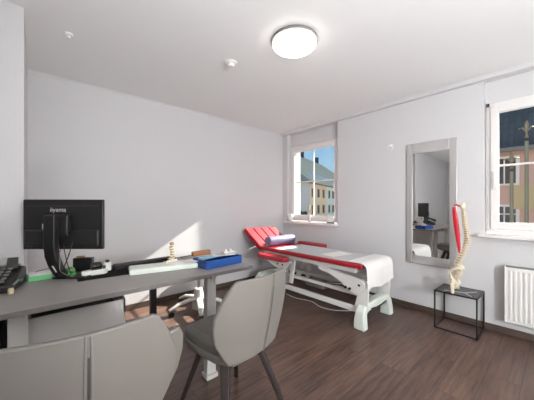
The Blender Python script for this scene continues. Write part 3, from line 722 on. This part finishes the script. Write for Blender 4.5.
# ------------------------------------------------------------------ outside
GZ = -4.2
tag(MB().box(3.9, 140, -70, 110, GZ - .3, GZ).build('street', 'asphalt'), 'grey street surface below the windows', 'street')['kind'] = 'structure'
K = 2.2
ox, oy, oa = 16.06 * K, 12.5 * K, math.radians(18.4)
def zz(z): return 1.25 + (z - 1.25) * K
def town_house(s0, s1, m, roof, label, wins, ridge_z, chim=(), skylights=(), eave=2.8, storeys=3):
    t = thing('town_house', label, 'building', (ox, oy, GZ), oa, 'houses seen through the left window')
    s0 *= K; s1 *= K; e = zz(eave) - GZ; D = 11.0; rz = ridge_z - GZ
    MB().box(s0, s1, 0, 2 * D, 0, e).build('facade', m, t)
    MB().prism([(-.5, e - .15), (D, rz), (2 * D + .5, e - .15), (2 * D + .5, e + .1), (D, rz + .3), (-.5, e + .1)], 'x', s0 - .1, s1 + .1).build('roof', roof, t)
    MB().box(s0 - .1, s1 + .1, -.62, -.45, e - .15, e + .05).build('gutter', 'mgrey', t)
    pitch = math.atan2(rz - e, D)
    for sx in wins:
        x = sx * K
        for k in range(storeys):
            z = e - 2.15 - k * 2.75
            f = MB().box(x - .55, x + .55, -.08, .0, z - .1, z + 1.45).build('window', 'stone', t)
            MB().box(x - .42, x + .42, -.10, -.081, z, z + 1.32).build('pane', 'wdark', f)
    for sx, d in skylights:
        x = sx * K; z = e + .1 + (rz - e + .2) * (d + .5) / (D + .5) - .12
        m4 = Matrix.Translation((x, d, z + .18)) @ Matrix.Rotation(pitch, 4, 'X')
        MB().box(-.42, .42, -.75, .75, 0, .12, m4).build('skylight', 'skyl', t)
    for sx, d in chim:
        x = sx * K; z = e + (rz - e) * (1 - abs(d - D) / D)
        c = MB().box(x - .6, x + .6, d - .5, d + .5, z - .5, z + 1.5); c.box(x - .7, x + .7, d - .6, d + .6, z + 1.5, z + 1.7); c.build('chimney', 'chim', t)
    return t
town_house(-7.5, -1.3, 'whiter', 'darkroof', 'white town house with dark grey roof at the left of the left window', [-5.2], 13.0, skylights=[(-2.3, 2.0), (-1.6, 4.2)], chim=())
town_house(-1.25, 2.6, 'cream', 'tanroof', 'cream town house with tan roof in the middle of the left window', [-.75, .5, 1.75], 13.2, skylights=[(0.6, 1.6), (1.3, 1.6), (2.1, 1.6)], chim=[(-.6, 11)])
town_house(2.65, 9.5, 'palegreen', 'tanroof', 'pale green town house beside the cream one', [3.35, 4.5, 5.7, 6.9], 13.2, skylights=[(3.2, 1.8), (4.0, 1.8), (5.2, 1.8), (6.4, 1.8)], chim=[(9.1, 11)])
town_house(9.55, 16.5, 'cream', 'tanroof', 'cream town house with a ridge chimney at the far end of the row', [10.6, 12, 13.4, 15], 13.2, chim=[(14.2, 11)])
t = thing('shade_block', 'unseen tall block added to shade the town houses from the sun', 'building', (76, 10, GZ))  # added out of view to keep direct sun off the town houses
MB().box(0, 7, 0, 37, 0, 75).build('shade_block_body', 'whiter', t)
MB().box(-.3, 7.3, -.3, 37.3, 75, 75.6).build('shade_block_top', 'mgrey', t)
for a in range(6):
    for b in range(10): MB().box(-.1, 0, 1.8 + a * 4.2, 3.4 + a * 4.2, 2 + b * 4, 3.8 + b * 4).build('window', 'wdark', t)
# tree in front of the white house
t = thing('small_tree', 'small dark bushy tree before the white town house', 'tree', (28.5, 24.6, GZ))
MB().tube([(0, 0, 0), (.1, 0, 1.5), (0, .1, 3.0)], [.14, .1, .05], 8).build('trunk', 'wood', t)
cr = MB()
for k in range(26):
    a = random.random() * 2 * PI; rr = random.random() * .9; cr.sphere((rr * math.cos(a), rr * math.sin(a), 3.0 + random.random() * 1.3), .28 + .2 * random.random(), sub=1)
cr.build('crown', 'leaf', t)
# right house with blue slate mansard
RX = 19.5; e = 4.15 - GZ
t = thing('slate_roofed_house', 'pink rendered house with steep blue slate roof outside the right window', 'building', (RX, 0, GZ))
MB().box(0, 9, -12, 9, 0, e).build('facade', 'pink', t)
MB().prism([(-.35, e), (-.35, e + .12), (2.1, e + 5.2), (4.5, e + 6.2), (9.4, e + .12), (9.4, e)], 'y', -12.2, 9.2).build('roof', 'blueslate', t)
MB().box(-.5, -.34, -12.2, 9.2, e - .05, e + .16).build('gutter', 'mgrey', t)
MB().box(-.12, 0, -12, 1.78, e - 3.15, e - 1.85).build('string_course', 'yellowr', t, label='yellowish band across the facade')
for yy in (-8.0, -5.0, -2.2, 2.15, 5.0):
    for z in (e - 1.75, e - 4.4):
        f = MB().box(-.09, 0, yy - .6, yy + .6, z - .1, z + 1.5).build('window', 'frame', t)
        MB().box(-.11, -.091, yy - .46, yy + .46, z, z + 1.38).build('pane', 'wdark', f)
        MB().box(-.125, -.111, yy - .03, yy + .03, z, z + 1.38).box(-.125, -.111, yy - .46, yy + .46, z + .95, z + 1.0).build('casement_bar', 'frame', f)
# lamp posts
def lamp_post(x, y, ztop, label):
    t = thing('street_lamp', label, 'street lamp', (x, y, GZ)); h = ztop - GZ
    MB().tube([(0, 0, 0), (0, 0, 1.0), (0, 0, h - .5)], [.09, .045, .036], 10).build('post', 'pole', t)
    MB().tube([(0, -.02, h - .42), (0, .0, h - .28), (0, -.08, h - .16), (0, -.15, h - .19)], .014, 8).tube([(0, .02, h - .42), (0, 0, h - .28), (0, .08, h - .16), (0, .15, h - .19)], .014, 8).build('bracket', 'gold', t)
    MB().lathe([(0, h - .24), (.02, h - .24), (.045, h - .14), (.03, h - .05), (.010, h), (0, h + .02)], seg=14).build('lantern', 'gold', t)
lamp_post(9.0, .59, 3.30, 'taller green-grey street lamp with gilded head outside the right window')
lamp_post(9.0, .86, 2.58, 'shorter green-grey street lamp beside the taller one outside the right window')

# ------------------------------------------------------------------ light
w = bpy.data.worlds.new('World'); S.world = w; w.use_nodes = True; nt = w.node_tree
for n in list(nt.nodes): nt.nodes.remove(n)
N = nt.nodes.new; L = nt.links.new
out = N('ShaderNodeOutputWorld'); bg = N('ShaderNodeBackground'); tc = N('ShaderNodeTexCoord')
sep = N('ShaderNodeSeparateXYZ'); L(tc.outputs['Generated'], sep.inputs[0])
ramp = N('ShaderNodeValToRGB'); e = ramp.color_ramp.elements
e[0].position = 0.0; e[0].color = rgb(206, 226, 240); e[1].position = .45; e[1].color = rgb(112, 172, 228)
el = ramp.color_ramp.elements.new(.16); el.color = rgb(160, 206, 242)
L(sep.outputs['Z'], ramp.inputs['Fac'])
nz = N('ShaderNodeTexNoise'); nz.inputs['Scale'].default_value = 3.0; nz.inputs['Detail'].default_value = 6
L(tc.outputs['Generated'], nz.inputs['Vector'])
cl = N('ShaderNodeValToRGB'); cl.color_ramp.elements[0].position = .5; cl.color_ramp.elements[1].position = .72; L(nz.outputs['Fac'], cl.inputs['Fac'])
mixc = N('ShaderNodeMix'); mixc.data_type = 'RGBA'; L(cl.outputs['Color'], mixc.inputs[0]); L(ramp.outputs['Color'], mixc.inputs[6]); mixc.inputs[7].default_value = (.9, .92, .95, 1)
L(mixc.outputs[2], bg.inputs['Color']); bg.inputs['Strength'].default_value = 0.95; L(bg.outputs[0], out.inputs[0])

def fill_light(x, y, watts, label):  # added fill light out of view, brightens the room by way of the ceiling
    t = thing('fill_light_bowl', label, 'fill light', (x, y, 0))
    MB().lathe([(0, 0), (.17, 0), (.17, .015), (.02, .03), (0, .03)]).build('base', 'mgrey', t)
    MB().cyl((0, 0, .03), (0, 0, .46), .012).build('pole', 'mgrey', t)
    MB().lathe([(0, .46), (.08, .465), (.20, .51), (.27, .57), (.265, .57), (.195, .518), (.08, .475), (0, .472)], seg=40).build('bowl', 'white', t)
    ld = bpy.data.lights.new('fill_uplight', 'AREA'); ld.shape = 'DISK'; ld.size = .44; ld.energy = watts; ld.color = (.975, .99, 1)
    lo = bpy.data.objects.new('fill_uplight', ld); COL.objects.link(lo); lo.parent = t; lo.location = (0, 0, .56); lo.rotation_euler = (PI, 0, 0)
UP = (2, 42, 5)
fill_light(.5, -.55, UP[1], 'unseen added low bowl uplighter standing right behind the camera')
fill_light(-.95, .2, UP[2], 'unseen added low bowl uplighter standing left of the camera')
t = thing('light_blocker', 'unseen cabinet-shaped block added behind the camera to shade the left pier', 'cabinet', (-.47, -1.0, 0))  # added out of view to keep the globe's light off the left pier
MB().box(-.8, .8, -.2, .2, 0, 2.2).build('blocker_body', 'legw', t, bevel=.003)
for k in range(4):
    d = MB().box(-.797 + k * .4, -.803 + (k + 1) * .4, .2, .218, .05, 2.19).build('door', 'white', t, bevel=.002)
    MB().box(-.43 + k * .4 if k % 2 == 0 else -.77 + k * .4, -.42 + k * .4 if k % 2 == 0 else -.76 + k * .4, .218, .235, 1.0, 1.2).build('handle', 'chrome', d)
t = thing('fill_globe_light', 'unseen white globe fill light added at the rear wall behind the camera', 'fill light', (.48, -2.08, 0))  # globe-shaped fill light added out of view to brighten the walls
MB().lathe([(0, 0), (.17, 0), (.17, .015), (.02, .03), (0, .03)]).build('base', 'mgrey', t)
MB().cyl((0, 0, .03), (0, 0, 1.12), .012).build('pole', 'mgrey', t)
MB().sphere((0, 0, 1.38), .26, sub=3).build('globe', emis('fill_globe_glow', (249, 253, 255), 108.0), t)
sd = bpy.data.lights.new('sun', 'SUN'); sd.energy = 27.0; sd.angle = math.radians(.6); sd.color = (1.0, .95, .88)
so = bpy.data.objects.new('sun', sd); COL.objects.link(so)
so.rotation_euler = Vector((-1, .124, -.62)).to_track_quat('-Z', 'Y').to_euler()

# ------------------------------------------------------------------ camera
cd = bpy.data.cameras.new('camera'); cam = bpy.data.objects.new('camera', cd); COL.objects.link(cam)
cd.sensor_width = 36; cd.lens = 36 * 262.06 / 534; cd.shift_y = 4.5 / 534; cd.clip_start = .05; cd.clip_end = 500
cam.location = (0, 0, 1.25); cam.rotation_euler = (PI / 2, 0, -math.atan2(.6628, .7488))
S.camera = cam
S.view_settings.view_transform = 'Standard'; S.view_settings.look = 'None'; S.view_settings.gamma = 1.0
S.view_settings.use_curve_mapping = False; S.view_settings.exposure = 0.0
